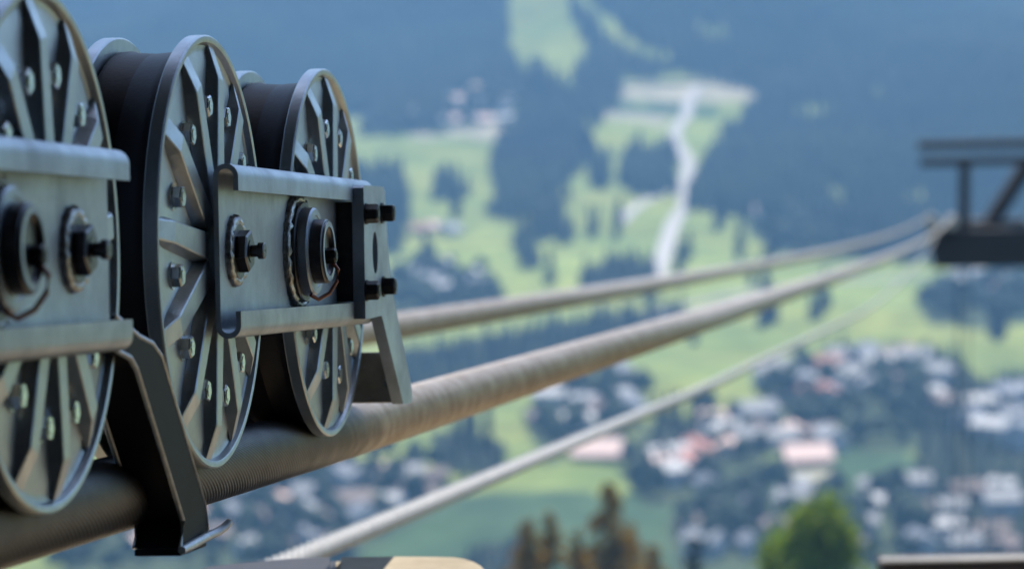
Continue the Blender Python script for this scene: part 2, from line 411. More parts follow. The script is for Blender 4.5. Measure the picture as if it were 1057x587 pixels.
scatter('spruce_forest', Pf - np.array([0, 0, .4]), rng.uniform(10, 19, len(Pf)) * (1 + .15 * wob(Pf, 40, .2)) * np.clip((np.hypot(Pf[:, 0], Pf[:, 1]) - 700) / 900, .5, 1), cone_tree(4, 6), 'spruce', 'dense dark blue-green spruce forest covering the far slopes', 'forest')
P = ground_points(860, 2300, -13, 13, 9.5)
_, _, ff, fm, fp, fd = classify(P, 5)
keep = fm & (rng.uniform(0, 1, len(P)) < .60)
Pm = P[keep]
scatter('village_trees', Pm - np.array([0, 0, .6]), rng.uniform(7, 15, len(Pm)), blob_tree(), 'broad', 'dark leafy garden trees massed between the village houses', 'trees')

# ------------------------------------------------------------------ houses in the valley
HM = {'white': mat('white_render', (.44, .44, .43), .8), 'cream': mat('cream_render', (.46, .41, .34), .8), 'wood': mat('brown_timber_wall', (.10, .07, .05), .8),
      'grey': mat('grey_slate', (.17, .18, .20), .6), 'lightgrey': mat('pale_sheet_roof', (.34, .34, .35), .55), 'red': mat('red_tile', (.42, .17, .12), .7),
      'pink': mat('faded_pink_tile', (.80, .56, .46), .7), 'brown': mat('brown_tile', (.16, .11, .09), .7), 'glass': mat('dark_window_glass', (.02, .025, .03), .1)}
def gable(name, L, Wd, H, pitch):
    bm = bmesh.new(); r = Wd / 2 * math.tan(R(pitch))
    poly = [(-Wd / 2, 0), (Wd / 2, 0), (Wd / 2, H), (0, H + r), (-Wd / 2, H)]
    prism(bm, poly, -L / 2, L / 2); return mesh_from(name, bm)
def roofmesh(L, Wd, H, pitch):
    bm = bmesh.new(); r = Wd / 2 * math.tan(R(pitch)); o = .9; t = .35; q = Wd / 2 + o; dz = o * math.tan(R(pitch))
    poly = [(-q, H - dz + .03), (0, H + r + .03), (q, H - dz + .03), (q, H - dz + t), (0, H + r + t + .1), (-q, H - dz + t)]
    prism(bm, poly, -L / 2 - 1, L / 2 + 1); return mesh_from('roof', bm)
def chim(H):
    bm = bmesh.new(); box(bm, (-.4, 1.2, H), (.5, 2.0, H + 2.6)); box(bm, (-.5, 1.1, H + 2.6), (.6, 2.1, H + 2.8)); return mesh_from('chimney', bm)
KINDS = {}
for nm, L, Wd, H, pt, wm, rm in (('whitegrey', 12, 9.5, 6, 24, 'white', 'lightgrey'), ('creamred', 11, 9, 5.5, 26, 'cream', 'red'), ('woodbrown', 13, 10, 5.5, 24, 'wood', 'brown'),
                                 ('whiteslate', 13, 11, 7, 26, 'white', 'grey'), ('barn', 15, 13, 3.4, 31, 'wood', 'pink'), ('creampink', 11, 9, 5, 26, 'cream', 'pink')):
    w_ = gable('wall', L, Wd, H, pt); w_.materials.append(HM[wm]); r_ = roofmesh(L, Wd, H, pt); r_.materials.append(HM[rm])
    c_ = chim(H + 1); c_.materials.append(HM['cream'])
    KINDS[nm] = (w_, r_, c_)
WORDS = {'whitegrey': 'white house with pale grey roof', 'creamred': 'cream house with red tiled roof', 'woodbrown': 'dark timber house with brown roof',
         'whiteslate': 'white house with slate grey roof', 'barn': 'low barn with faded pink roof', 'creampink': 'cream house with pale pink roof'}
HN = 0
def house(x, y, kind, where, s=1.0, rot=None, label=None, group=None):
    global HN
    p = hit(x, y)
    if p is None: return
    e = empty('house' if kind != 'barn' else 'barn', p - Vector((0, 0, .6))); e.scale = (s, s, s)
    e.rotation_euler.z = R(rot if rot is not None else random.choice((0, 15, -20, 80, 100, 60)) + random.uniform(-12, 12))
    w_, r_, c_ = KINDS[kind]
    link('wall', w_, None, e); ro = link('roof', r_, None, e)
    if kind != 'barn': link('chimney', c_, None, ro)
    tag(e, label or f'small {WORDS[kind]} {where}', 'house' if kind != 'barn' else 'barn', group or f'houses {where}')
    HN += 1; return e
bigbarn = house(617, 474, 'barn', '', 1.0, -6, 'sunlit low barn with bright pinkish roof alone on the green meadow', 'barns of the valley')
house(739, 437, 'barn', '', .72, 4, 'low barn with long pale pink roof at the meadow edge', 'barns of the valley')
house(832, 478, 'barn', '', .95, 8, 'wide low barn with pale roof in the bright field right of centre', 'barns of the valley')
for k in range(3):   # doors of the biggest barn
    bm = bmesh.new(); box(bm, (-5 + 4 * k, -6.62, 0), (-2.6 + 4 * k, -6.5, 2.6)); part('door', bm, HM['brown'], bigbarn)
CL = [
    ('right of the sunlit pink barn', [(672, 492), (690, 486), (706, 492), (722, 496), (700, 474), (684, 500), (716, 480)], 1.0, ('creampink', 'whitegrey', 'creamred', 'whitegrey')),
    ('among trees under the thick track rope', [(566, 418), (586, 408), (604, 424), (622, 430), (640, 418), (634, 396), (655, 400), (560, 440), (596, 444), (648, 434)], .8, ('whitegrey', 'whiteslate', 'whitegrey', 'woodbrown')),
    ('below the far end of the haul rope', [(795, 396), (812, 388), (830, 402), (850, 398), (858, 384), (872, 380), (890, 378), (905, 384), (920, 376), (938, 370), (945, 380), (880, 400), (900, 406), (925, 404), (852, 416), (866, 412), (940, 420), (955, 418), (970, 424), (816, 412), (965, 396)], .85, ('whiteslate', 'whiteslate', 'whitegrey', 'woodbrown', 'creamred')),
    ('beside the bright field right of centre', [(806, 462), (820, 456), (846, 452), (858, 462), (770, 462), (752, 470), (790, 452), (744, 456), (780, 440)], .85, ('whiteslate', 'creampink', 'woodbrown', 'whitegrey')),
    ('at the shaded right edge of the valley', [(1012, 424), (1030, 418), (1050, 412), (1044, 440), (1024, 452), (1052, 462), (1056, 420), (1000, 444)], .9, ('whitegrey', 'whiteslate')),
    ('in the shade around the bright green tree', [(x + random.uniform(-8, 8), y + random.uniform(-5, 5), ) for y in (512, 532, 552, 574) for x in range(715 + (y % 3) * 9, 1060, 44)], .72, ('whiteslate', 'woodbrown', 'whitegrey', 'woodbrown', 'whiteslate')),
    ('in the shaded village under the carriage', [(x + random.uniform(-9, 9), y + random.uniform(-6, 6)) for y in (500, 522, 545, 568) for x in range(int(150 + (560 - y) * .9), int(480 - (y - 500) * 1.6), 36)], .8, ('whiteslate', 'woodbrown', 'whitegrey', 'woodbrown', 'whiteslate', 'creampink')),
    ('in the far village left of the forest tongue', [(x + random.uniform(-6, 6), y + random.uniform(-3, 3)) for y in (98, 108, 118, 127) for x in range(int(505 - (y - 95) * 3.2), 532, 17)], .8, ('creampink', 'whitegrey', 'creampink', 'whitegrey')),
    ('on the meadow right of the bolted bracket', [(434, 242), (444, 240), (459, 240), (467, 243)], .75, ('creamred', 'creampink', 'whitegrey', 'whitegrey')),
    ('in the wooded hamlet above the bracket foot', [(436, 288), (446, 296), (452, 280), (484, 288), (494, 300), (476, 300), (462, 304), (430, 300)], .75, ('whitegrey', 'whiteslate', 'whitegrey')),
    ('behind the tower at the right edge', [(980, 296), (994, 290), (1012, 292), (1026, 296), (1042, 290), (1050, 300), (1008, 306), (1034, 306)], .8, ('whitegrey', 'whiteslate', 'whitegrey', 'creamred')),
    ('at the foot of the big right-hand forest', [(786, 226), (808, 234), (838, 246), (776, 220)], .6, ('whitegrey', 'creampink')),
]
for where, pts, s, kinds in CL:
    for i, (x, y) in enumerate(pts): house(x, y, kinds[i % len(kinds)], where, s * random.uniform(.85, 1.15))

# ------------------------------------------------------------------ single trees on the meadows
def conifer_mesh(seed, h, w, n, leaf, top=.02):
    """whorled branches carrying small needle blades"""
    r = np.random.default_rng(seed); V_, T_ = [], []
    z = .06 * h
    while z < h * .985:
        k = 1 - z / h; L = w / 2 * (k ** .8) * r.uniform(.7, 1.15) + top
        nb = max(5, int(n * (.55 + .6 * k)))
        for j in range(nb):
            a = r.uniform(0, 6.28); l = L * r.uniform(.55, 1.1); dz = -l * r.uniform(.18, .5)
            m_ = max(2, int(l / leaf * 1.3))
            for q in range(m_):
                f_ = (q + .6) / m_; c = np.array([math.cos(a) * l * f_, math.sin(a) * l * f_, z + dz * f_ + .10 * l * f_ * f_])
                for _ in range(4):
                    d1 = r.normal(size=3); d1 /= np.linalg.norm(d1); d2 = r.normal(size=3); d2 -= d1 * d2.dot(d1); d2 /= np.linalg.norm(d2)
                    s_ = leaf * r.uniform(.6, 1.2); b0 = len(V_)
                    V_ += [c - d1 * s_ * .5, c + d1 * s_ * .5 + d2 * s_ * .15, c + d2 * s_ * .8]; T_.append((b0, b0 + 1, b0 + 2))
        z += h * r.uniform(.022, .04)
    return arrays_to_mesh('crown', np.array(V_), np.array(T_))
def trunk_mesh(h, r0):
    bm = bmesh.new(); tube(bm, [(0, 0, 0), (.01 * h, 0, h * .4), (0, .005 * h, h * .8), (0, 0, h * .98)], [r0, r0 * .7, r0 * .35, r0 * .06], 7); return mesh_from('trunk', bm, 60)
CR = [conifer_mesh(20 + k, 18, 6.5, 7, 1.5) for k in range(3)]
for c in CR: c.materials.append(M['spruce'])
TR = trunk_mesh(18, .35)
LONE = [
    ('in the row of trees between the forest tongue and the winding road', [(610, 168), (621, 196), (616, 180), (603, 162), (650, 182), (690, 180)], 1.2),
    ('in the thin line of trees below the forest tongue', [(566, 226), (578, 218), (549, 252), (542, 262), (560, 214), (586, 206)], 1.0),
    ('on the bright meadow beside the winding road', [(617, 240), (609, 246), (640, 232), (636, 246), (568, 292), (706, 272), (711, 266), (700, 282)], .85),
    ('on the bright meadow below the big right-hand forest', [(764, 258), (762, 268), (800, 258), (796, 264), (776, 294), (790, 298), (740, 238), (745, 230), (846, 326), (838, 330), (852, 318), (792, 334)], .9),
    ('on the meadow right of the bolted bracket', [(470, 226), (474, 218), (444, 274), (440, 284), (462, 196), (408, 240)], .9),
    ('in the small clump of trees near the centre meadow', [(470, 462), (490, 458), (504, 464), (482, 446), (680, 446), (700, 450), (716, 446), (690, 436)], .8),
    ('at the field edge below the thick track rope', [(990, 332), (984, 326), (1030, 350), (1036, 344), (1024, 346), (800, 332), (786, 338), (716, 356)], .8),
]
for where, pts, s in LONE:
    for i, (x, y) in enumerate(pts):
        p = hit(x, y); e = empty('spruce_tree', p - Vector((0, 0, .4))); q = s * random.uniform(.8, 1.2); e.scale = (q, q, q); e.rotation_euler.z = random.uniform(0, 6)
        link('trunk', TR, 'trunk', e); link('crown', CR[i % 3], None, e)
        tag(e, f'small dark spruce {where}', 'tree', f'spruces {where}')

# tree tops rising from the slope just below the station
def near_tree(name, x, ytop, d, h, crown, label, mt, tr=.18, group=None):
    p = px(x, ytop, d); g_ = float(terr(np.array([p.x]), np.array([p.y]))[0])
    H_ = p.z - g_ + .3; s = H_ / h
    e = empty(name, (p.x, p.y, g_ - .3)); e.scale = (s, s, s)
    link('trunk', trunk_mesh(h, tr), 'trunk', e); link('crown', crown, mt, e); tag(e, label, 'tree', group)
    return e
NEARC = 'rust-tinted conifer tops below the station'
near_tree('conifer_tree', 628, 494, 228, 15, conifer_mesh(41, 15, 10.5, 15, .5, .16), 'tallest rusty green conifer top at the bottom centre', 'larch', group=NEARC)
near_tree('conifer_tree', 566, 529, 215, 15, conifer_mesh(42, 15, 10.5, 15, .5, .16), 'rusty conifer top right of the concrete block, second from left of the group', 'larch', group=NEARC)
near_tree('conifer_tree', 545, 533, 212, 15, conifer_mesh(43, 15, 10.5, 15, .5, .16), 'leftmost rusty conifer top beside the concrete block', 'larch', group=NEARC)
near_tree('conifer_tree', 652, 539, 236, 15, conifer_mesh(44, 15, 10.5, 15, .5, .16), 'rusty conifer top just right of the tallest one', 'larch', group=NEARC)
near_tree('conifer_tree', 595, 547, 220, 15, conifer_mesh(45, 15, 10.5, 15, .5, .16), 'low rusty conifer top just left of the tallest one', 'larch', group=NEARC)
near_tree('conifer_tree', 674, 557, 240, 15, conifer_mesh(46, 15, 10.5, 15, .5, .16), 'low rusty conifer top at the right end of the group', 'larch', group=NEARC)
near_tree('conifer_tree', 716, 549, 262, 15, conifer_mesh(47, 15, 5.6, 12, .46, .14), 'slim dark conifer top alone right of the rusty group', 'spruce', group=NEARC)
def leafy_mesh(seed, h, w, n, leaf):
    r = np.random.default_rng(seed); cl = []
    for k in range(70):
        t = r.uniform(.25, 1); rr = w / 2 * math.sin(math.pi * min(1, (1 - t) * 1.15 + .05)) ** .8 * (1 if t < .6 else 1)
        a = r.uniform(0, 6.28); q = rr * r.uniform(.35, 1) ** .5
        cl.append((q * math.cos(a), q * math.sin(a), t * h * .95, r.uniform(.7, 1.5)))
    V_, T_ = [], []
    for k in range(n):
        c = cl[r.integers(len(cl))]; o = r.normal(size=3) * c[3] * .42
        c_ = np.array(c[:3]) + o; d1 = r.normal(size=3); d1 /= np.linalg.norm(d1); d2 = r.normal(size=3); d2 -= d1 * d2.dot(d1); d2 /= np.linalg.norm(d2)
        s_ = leaf * r.uniform(.6, 1.3); b0 = len(V_)
        V_ += [c_ - d1 * s_ * .5, c_ + d2 * s_ * .4, c_ + d1 * s_ * .5, c_ - d2 * s_ * .4]; T_.append((b0, b0 + 1, b0 + 2, b0 + 3))
    return arrays_to_mesh('crown', np.array(V_), np.array(T_))
def maple(x, ytop, d, h, w, seed, label):
    p = px(x, ytop, d); g_ = float(terr(np.array([p.x]), np.array([p.y]))[0])
    e = empty('leafy_tree', (p.x, p.y, g_ - .3)); th = p.z - g_ + .3 - h
    link('trunk', trunk_mesh(th + h * .8, .22), 'trunk', e)
    c = link('crown', leafy_mesh(seed, h, w, 6500, .48), 'maple', e); c.location.z = th
    tag(e, label, 'tree')
maple(848, 518, 200, 10, 4.7, 3, 'bright yellow-green leafy tree top at the bottom right')
maple(812, 556, 203, 7.5, 2.8, 4, 'small green leafy tree top at the left foot of the brightest tree')

# ------------------------------------------------------------------ carriage frame of reference
def cam_ray(x, y): return Vector(((x - CX) / F, 1, (CY - y) / F))
O_c = cam_ray(340.5, 260.6) * 2.876
u_c = cam_ray(1011, 265).normalized(); up0 = Vector((-math.sin(R(1.1)), 0, math.cos(R(1.1))))
v_c = u_c.cross(up0).normalized(); w_c = v_c.cross(u_c)
def car(v, u, w): return c2w(O_c + v_c * v + u_c * u + w_c * w)
vw, uw, ww = c2w(v_c), c2w(u_c), c2w(w_c); Ow = c2w(O_c)
carriage = empty('cable_car_carriage')
carriage.matrix_world = Matrix(((vw.x, uw.x, ww.x, Ow.x), (vw.y, uw.y, ww.y, Ow.y), (vw.z, uw.z, ww.z, Ow.z), (0, 0, 0, 1)))
tag(carriage, 'grey steel cable car carriage of spoked grooved wheels riding the thick track rope', 'cable carriage')

# ---- wheel: rim, tyre, ribs, bolts, hub
RO = .170
def rim_bm():
    bm = bmesh.new()
    prof = [(-.0005, .1645), (0, .1655), (0, .1690), (-.0012, .1702), (-.0105, .1702), (-.0115, .169), (-.0115, .1445),
            (-.0695, .1445), (-.0695, .169), (-.0705, .1702), (-.0798, .1702), (-.081, .169), (-.081, .060), (-.075, .050), (-.075, .020),
            (-.004, .020), (.001, .022), (.001, .040), (.000, .042), (-.0035, .044), (-.0045, .047), (-.0045, .150), (-.0058, .1565), (-.0060, .1595), (-.0052, .1625)]
    lathe(bm, prof, 112); return bm
def tyre_bm():
    bm = bmesh.new()
    prof = [(-.0120, .1440), (-.0122, .1565), (-.0140, .1588), (-.0200, .1592), (-.0228, .1578)]
    for k in range(13):
        t = -1 + 2 * k / 12; prof.append((-.0405 + .0168 * t, .1500 + .0285 - math.sqrt(.0285 ** 2 - (.0168 * t) ** 2)))
    prof += [(-.0582, .1578), (-.0610, .1592), (-.067, .1588), (-.0688, .1565), (-.069, .1440)]
    lathe(bm, prof, 112); return bm
def rib_bm():
    """spoke along +u: flat crown on drafted sides, its outer end sloping down to the rim"""
    bm = bmesh.new(); sec = []; z = -.0048
    for r, b_, t_, h in ((.040, .0138, .0105, .0106), (.100, .0130, .0090, .0103), (.1370, .0122, .0082, .0100), (.1650, .0085, .0070, .0010)):
        sec.append([bm.verts.new(p) for p in ((z, r, -b_), (z + h, r, -t_), (z + h, r, t_), (z, r, b_))])
    for A_, B_ in zip(sec, sec[1:]):
        for k in range(4): bm.faces.new((A_[k], A_[(k + 1) % 4], B_[(k + 1) % 4], B_[k]))
    bm.faces.new(sec[0]); bm.faces.new(sec[-1]); bmesh.ops.recalc_face_normals(bm, faces=bm.faces[:]); return bm
def hex_bm(r, h, chamf=.0012, washer=None, hole=None):
    """hex head along +X from 0 to h"""
    bm = bmesh.new()
    if washer: lathe(bm, [(0, washer), (.0016, washer), (.0016, .001), (0, .001)], 20)
    x0 = .0016 if washer else 0
    rings = []
    for x, q in ((x0, r), (x0 + h - chamf, r), (x0 + h, r * .88)):
        rings.append([bm.verts.new((x, q * math.cos(math.pi / 3 * k + .3), q * math.sin(math.pi / 3 * k + .3))) for k in range(6)])
    for A_, B_ in zip(rings, rings[1:]):
        for k in range(6): bm.faces.new((A_[k], A_[(k + 1) % 6], B_[(k + 1) % 6], B_[k]))
    bm.faces.new(rings[0]); bm.faces.new(rings[-1])
    xf = x0 + h
    lathe(bm, [(xf - .001, r * .55), (xf + .0006, r * .55), (xf + .0006, .0006), (xf - .001, .0006)], 12)
    bmesh.ops.recalc_face_normals(bm, faces=bm.faces[:]); return bm
me_rim = mesh_from('wheel', rim_bm(), 28); me_tyre = mesh_from('tyre', tyre_bm(), 40); me_rib = mesh_from('rib', rib_bm(), None)
bmr = rib_bm(); bevel(bmr, .0007, 1); me_rib = mesh_from('rib', bmr, None)
me_bolt = mesh_from('bolt', hex_bm(.0090, .0072, washer=.0106), 30)
me_rim.materials.append(M['alu']); me_tyre.materials.append(M['rubber']); me_rib.materials.append(M['alu']); me_bolt.materials.append(M['zinc'])
for k in range(4):
    w_ = link('wheel', me_rim, None, carriage); w_.location = (0, -.44 * k, 0); spin = R((-6, -6, 7, 10)[k]); w_.rotation_euler.x = spin
    link('tyre', me_tyre, None, w_)
    for j in range(12):
        r_ = link('rib', me_rib, None, w_); r_.rotation_euler.x = j * math.pi / 6
        a = (j + .5) * math.pi / 6
        b_ = link('bolt', me_bolt, None, w_); b_.location = (-.0046, .115 * math.cos(a), .115 * math.sin(a)); b_.rotation_euler.x = random.uniform(0, 1)

# ---- rocker plates with rolled lips
def rocker_bm(u0, u1, hw=.0675, v0=.0120, lip=.020, drop=.021, t=.004):
    """sheet section: web, rolled outwards over a radius, lip turned back towards the middle"""
    out = []; r = lip / 2
    path = [(v0 + lip, hw - drop)]
    for k in range(13):
        a = math.pi * k / 12; path.append((v0 + r + r * math.cos(a), hw - r + r * math.sin(a)))
    path += [(v0, 0)]
    for k in range(13):
        a = math.pi + math.pi * k / 12; path.append((v0 + r + r * math.cos(a), -hw + r + r * math.sin(a)))
    path.append((v0 + lip, -hw + drop))
    P_ = [Vector((p[0], p[1])) for p in path]; inner = []
    for i, p in enumerate(P_):
        d = (P_[min(i + 1, len(P_) - 1)] - P_[max(i - 1, 0)]).normalized(); inner.append(p + Vector((d.y, -d.x)) * -t)
    # offset to the outside of the C (away from its hollow)
    loop = P_ + inner[::-1]
    bm = bmesh.new(); n = len(loop)
    A_ = [bm.verts.new((p.x, u0, p.y)) for p in loop]; B_ = [bm.verts.new((p.x, u1, p.y)) for p in loop]
    for k in range(n): bm.faces.new((A_[k], A_[(k + 1) % n], B_[(k + 1) % n], B_[k]))
    m_ = len(P_)
    for Q in (A_, B_):
        for i in range(m_ - 1): bm.faces.new((Q[i], Q[i + 1], Q[n - 2 - i], Q[n - 1 - i]))
    bmesh.ops.recalc_face_normals(bm, faces=bm.faces[:]); return bm
def weld_bm(r, tr, v, seed, n=46, m=7):
    bm = bmesh.new(); q = random.Random(seed); rings = []
    for k in range(n):
        a = 2 * math.pi * k / n; rr = r + q.uniform(-.0006, .0006); th = tr * (1 + .22 * math.sin(k * 2.4) + q.uniform(-.15, .15))
        rings.append([bm.verts.new((v + th * math.cos(2 * math.pi * j / m), (rr + th * math.sin(2 * math.pi * j / m)) * math.cos(a), (rr + th * math.sin(2 * math.pi * j / m)) * math.sin(a))) for j in range(m)])
    for k in range(n):
        A_, B_ = rings[k], rings[(k + 1) % n]
        for j in range(m): bm.faces.new((A_[j], A_[(j + 1) % m], B_[(j + 1) % m], B_[j]))
    bmesh.ops.recalc_face_normals(bm, faces=bm.faces[:]); return bm
def ring_bm(prof, n=56):
    bm = bmesh.new(); lathe(bm, prof, n); return bm
def rocker(u0, u1, axles, pivot, wirem):
    pl = part('rocker_plate', rocker_bm(u0, u1), 'plate', carriage, 35)
    P0 = .0160
    def at(o, u, w=0): o.location = (0, u, w); return o
    for a in axles:      # wheel axle ends: weld, washer, hex nut, threaded stub
        at(part('weld_bead', weld_bm(.0242, .0042, P0 + .001, 3), 'weld', pl, 60), a)
        at(part('washer', ring_bm([(P0, .0225), (P0 + .0045, .0225), (P0 + .0052, .0215), (P0 + .0052, .001), (P0, .001)]), 'darksteel', pl, 35), a)
        nb = hex_bm(.0170, .0085); bmesh.ops.translate(nb, verts=nb.verts[:], vec=(P0 + .0052, 0, 0)); at(part('nut', nb, 'darksteel', pl, 30), a)
        st = bmesh.new(); lathe(st, [(P0 + .012, .001), (P0 + .012, .0048), (P0 + .0195, .0048), (P0 + .0200, .0066), (P0 + .0245, .0066), (P0 + .0252, .0056), (P0 + .0252, .001)], 18)
        at(part('grease_nipple', st, 'darksteel', pl, 35), a)
    if pivot is not None:
        at(part('weld_bead', weld_bm(.0458, .0048, P0 + .0012, 9, 64), 'weld', pl, 60), pivot)
        at(part('pivot_flange', ring_bm([(P0, .0430), (P0 + .0075, .0430), (P0 + .0085, .0420), (P0 + .0085, .0385), (P0 + .0078, .0380), (P0 + .0078, .001), (P0, .001)]), 'darksteel', pl, 35), pivot)
        at(part('pivot_ring', ring_bm([(P0 + .0080, .0375), (P0 + .0165, .0375), (P0 + .0180, .0360), (P0 + .0180, .0310), (P0 + .0172, .0305), (P0 + .0172, .001), (P0 + .0080, .001)]), 'plate', pl, 35), pivot)
        at(part('pivot_nut', ring_bm([(P0 + .0175, .0275), (P0 + .0270, .0275), (P0 + .0280, .0262), (P0 + .0280, .0205), (P0 + .0255, .0190), (P0 + .0255, .001), (P0 + .0175, .001)]), 'darksteel', pl, 35), pivot)
        at(part('locking_washer', ring_bm([(P0 + .0281, .0255), (P0 + .0296, .0255), (P0 + .0296, .0210), (P0 + .0281, .0210)]), 'plate', pl, 35), pivot)
        hb = hex_bm(.0070, .0085); bmesh.ops.translate(hb, verts=hb.verts[:], vec=(P0 + .0255, .006, -.004)); at(part('centre_bolt', hb, 'blackbolt', pl, 30), pivot)
        wb = bmesh.new(); x = P0 + .033
        tube(wb, [(x - .004, .008, -.008), (x + .001, .012, -.016), (x, .011, -.026), (x - .005, .003, -.036), (x - .013, -.006, -.041), (x - .018, -.013, -.037)], .0018, 7)
        at(part('locking_wire', wb, wirem, pl, 60), pivot)
    return pl
rk = rocker(-.4870, .050, (-.440,), -.216, 'wire')
rocker(-1.42, -.7960, (-.880, -1.32), -1.055, 'redwire')

# ---- end bracket at the leading wheel
sb = bmesh.new(); box(sb, (.0152, -.046, -.0455), (.0305, -.018, .0455)); bevel(sb, .001, 1)
part('spacer_bar', sb, 'blackbolt', carriage, 40)
BR = [(-.045, .058), (-.040, .0605), (.050, .0610), (.0575, .0570), (.0665, .010), (.0800, -.030), (.1760, -.1330), (.1790, -.1440), (.1710, -.1478), (.130, -.1470), (.030, -.0600), (.020, -.0600), (-.020, -.0612), (-.0480, -.0612)]
bb = bmesh.new()
V0, V1 = .0310, .0420
# outline with a slotted hole in the middle
hole = [(.004 + .0125 * math.cos(2 * math.pi * k / 28), -.001 + .0195 * math.sin(2 * math.pi * k / 28)) for k in range(28)]
oa, ob = [bb.verts.new((V0, *p)) for p in BR], [bb.verts.new((V1, *p)) for p in BR]
ha, hb_ = [bb.verts.new((V0, *p)) for p in hole], [bb.verts.new((V1, *p)) for p in hole]
for L_ in ((oa, ob), (ha, hb_)):
    n = len(L_[0])
    for k in range(n): bb.faces.new((L_[0][k], L_[0][(k + 1) % n], L_[1][(k + 1) % n], L_[1][k]))
for O_, H_ in ((oa, ha), (ob, hb_)):
    es = [bb.edges.get((O_[k], O_[(k + 1) % len(O_)])) for k in range(len(O_))] + [bb.edges.get((H_[k], H_[(k + 1) % len(H_)])) for k in range(len(H_))]
    bmesh.ops.triangle_fill(bb, edges=es, use_beauty=True)
bmesh.ops.recalc_face_normals(bb, faces=bb.faces[:])
bracket = part('end_bracket', bb, 'plate', carriage, 30)
me_bb = mesh_from('bolt', hex_bm(.0088, .0105, washer=.0098), 30); me_bb.materials.append(M['blackbolt'])
for du, dw in ((-.036, .0345), (.041, .0360), (-.040, -.0355), (.041, -.0325)):
    o = link('bolt', me_bb, None, bracket); o.location = (V1, du - .002, dw); o.rotation_euler.x = random.uniform(0, 1)
# scraper plate across the rope, hung from the bracket's foot
tb = bmesh.new(); box(tb, (-.085, .160, -.1470), (.0308, .170, -.0975)); bevel(tb, .0012, 1); part('scraper_plate', tb, 'brownsteel', bracket, 40)
tb = bmesh.new(); lathe(tb, [(0, .001), (0, .0052), (.008, .0052), (.0085, .0045), (.0085, .001)], 12); bmesh.ops.rotate(tb, verts=tb.verts[:], matrix=Matrix.Rotation(-math.pi / 2, 3, 'Z'))
o = part('bolt', tb, 'zinc', bracket, 35); o.location = (.0215, .160, -.128); o.rotation_euler.z = math.pi

# ---- black rope guard between the wheels
GV = .010; T_G = .004
rear = [(-.790, -.058), (-.752, -.0690), (-.722, -.0745), (-.706, -.0830), (-.588, -.1985), (-.5955, -.2190)]
frnt = [(-.760, -.044), (-.700, -.0600), (-.664, -.0660), (-.640, -.0760), (-.523, -.1920), (-.5160, -.2130)]
gb = bmesh.new(); prism(gb, rear + frnt[::-1], GV - T_G, GV)
guard = part('rope_guard', gb, 'guard', carriage, 30)
gb = bmesh.new()
for (a, b_), (c, d) in zip(zip(rear[1:], rear[2:]), zip(rear[2:], rear[3:] + [rear[-1]])): pass
q = rear[1:]
A_ = [(GV - T_G, *p) for p in q]
vo = [[gb.verts.new((x, p[0] + du, p[1])) for p in q] for x, du in ((GV - T_G - .0005, 0), (-.026, 0), (-.026, .004), (GV - T_G - .0005, .004))]
for k in range(len(q) - 1):
    for j in range(4): gb.faces.new((vo[j][k], vo[(j + 1) % 4][k], vo[(j + 1) % 4][k + 1], vo[j][k + 1]))
gb.faces.new([vo[j][0] for j in range(4)]); gb.faces.new([vo[j][-1] for j in range(4)])
bmesh.ops.recalc_face_normals(gb, faces=gb.faces[:])
part('guard_web', gb, 'guard', guard, 30)
for pts, vv in ((rear, GV - .001), (frnt, GV - .001), (q[2:], -.0262)):
    gb = bmesh.new(); tube(gb, [(vv, p[0] - .0003, p[1]) for p in pts], .0021, 6); part('edge_highlight', gb, 'edge', guard, 60)  # pale strips: worn paint and bevel highlights, both put into the colour
gb = bmesh.new(); tube(gb, [(GV + .001, -.6000, -.2200), (GV + .002, -.575, -.2185), (GV + .0035, -.530, -.2155), (GV + .007, -.518, -.2140), (GV + .011, -.510, -.2110), (GV + .0140, -.505, -.2070)], [.0030, .0036, .0036, .0036, .0034, .003], 8)
part('hook_lip', gb, 'edge', guard, 60)
gb = bmesh.new(); box(gb, (-.026, -.597, -.2245), (GV - .0005, -.520, -.2195)); bevel(gb, .0012, 2); part('guard_foot', gb, 'guard', guard, 40)

# ------------------------------------------------------------------ ropes
def rope_mesh(name, path, rad_, lobes, depth, lay, step_near, near_len, sub=3, dep_end=-9):
    """swept, twisted, fluted section; path(s) gives the centre at arc length s"""
    S = []; s = 0.0
    while s < path['len']:
        S.append(s); s += step_near if s < near_len else min(2.0, step_near * (1.12 ** (len(S) - near_len / step_near)))
    S.append(path['len']); S = np.array(S)
    P_ = path['f'](S); D = np.gradient(P_, axis=0); D /= np.linalg.norm(D, axis=1)[:, None]
    side = np.cross(D, np.array([0, 0, 1.])); side /= np.linalg.norm(side, axis=1)[:, None]; upv = np.cross(side, D)
    n = lobes * sub; th = 2 * np.pi * np.arange(n) / n
    amp = depth * np.clip((near_len - S) / (near_len * .3), 0, 1)
    rr = rad_ - amp[:, None] * (np.abs(np.cos(th * lobes / 2))[None] ** 3)
    tw = th[None] + 2 * np.pi * np.minimum(S, near_len)[:, None] / lay     # beyond this the strands no longer show
    V_ = P_[:, None, :] + (side[:, None, :] * np.cos(tw)[..., None] + upv[:, None, :] * np.sin(tw)[..., None]) * rr[..., None]
    ns_ = len(S); i = (np.arange(ns_ - 1)[:, None] * n + np.arange(n)[None]).ravel(); j = (np.arange(ns_ - 1)[:, None] * n + (np.arange(n)[None] + 1) % n).ravel()
    dep = np.zeros((ns_, n, 3)); dep[..., 0] = np.clip(1 - (S - dep_end + .35) / .5, 0, 1)[:, None]     # share of deposit and painted shade along the rope
    me_ = arrays_to_mesh(name, V_.reshape(-1, 3), np.c_[i, j, j + n, i + n], dep.reshape(-1, 3))
    for p in me_.polygons: p.use_smooth = True
    return me_
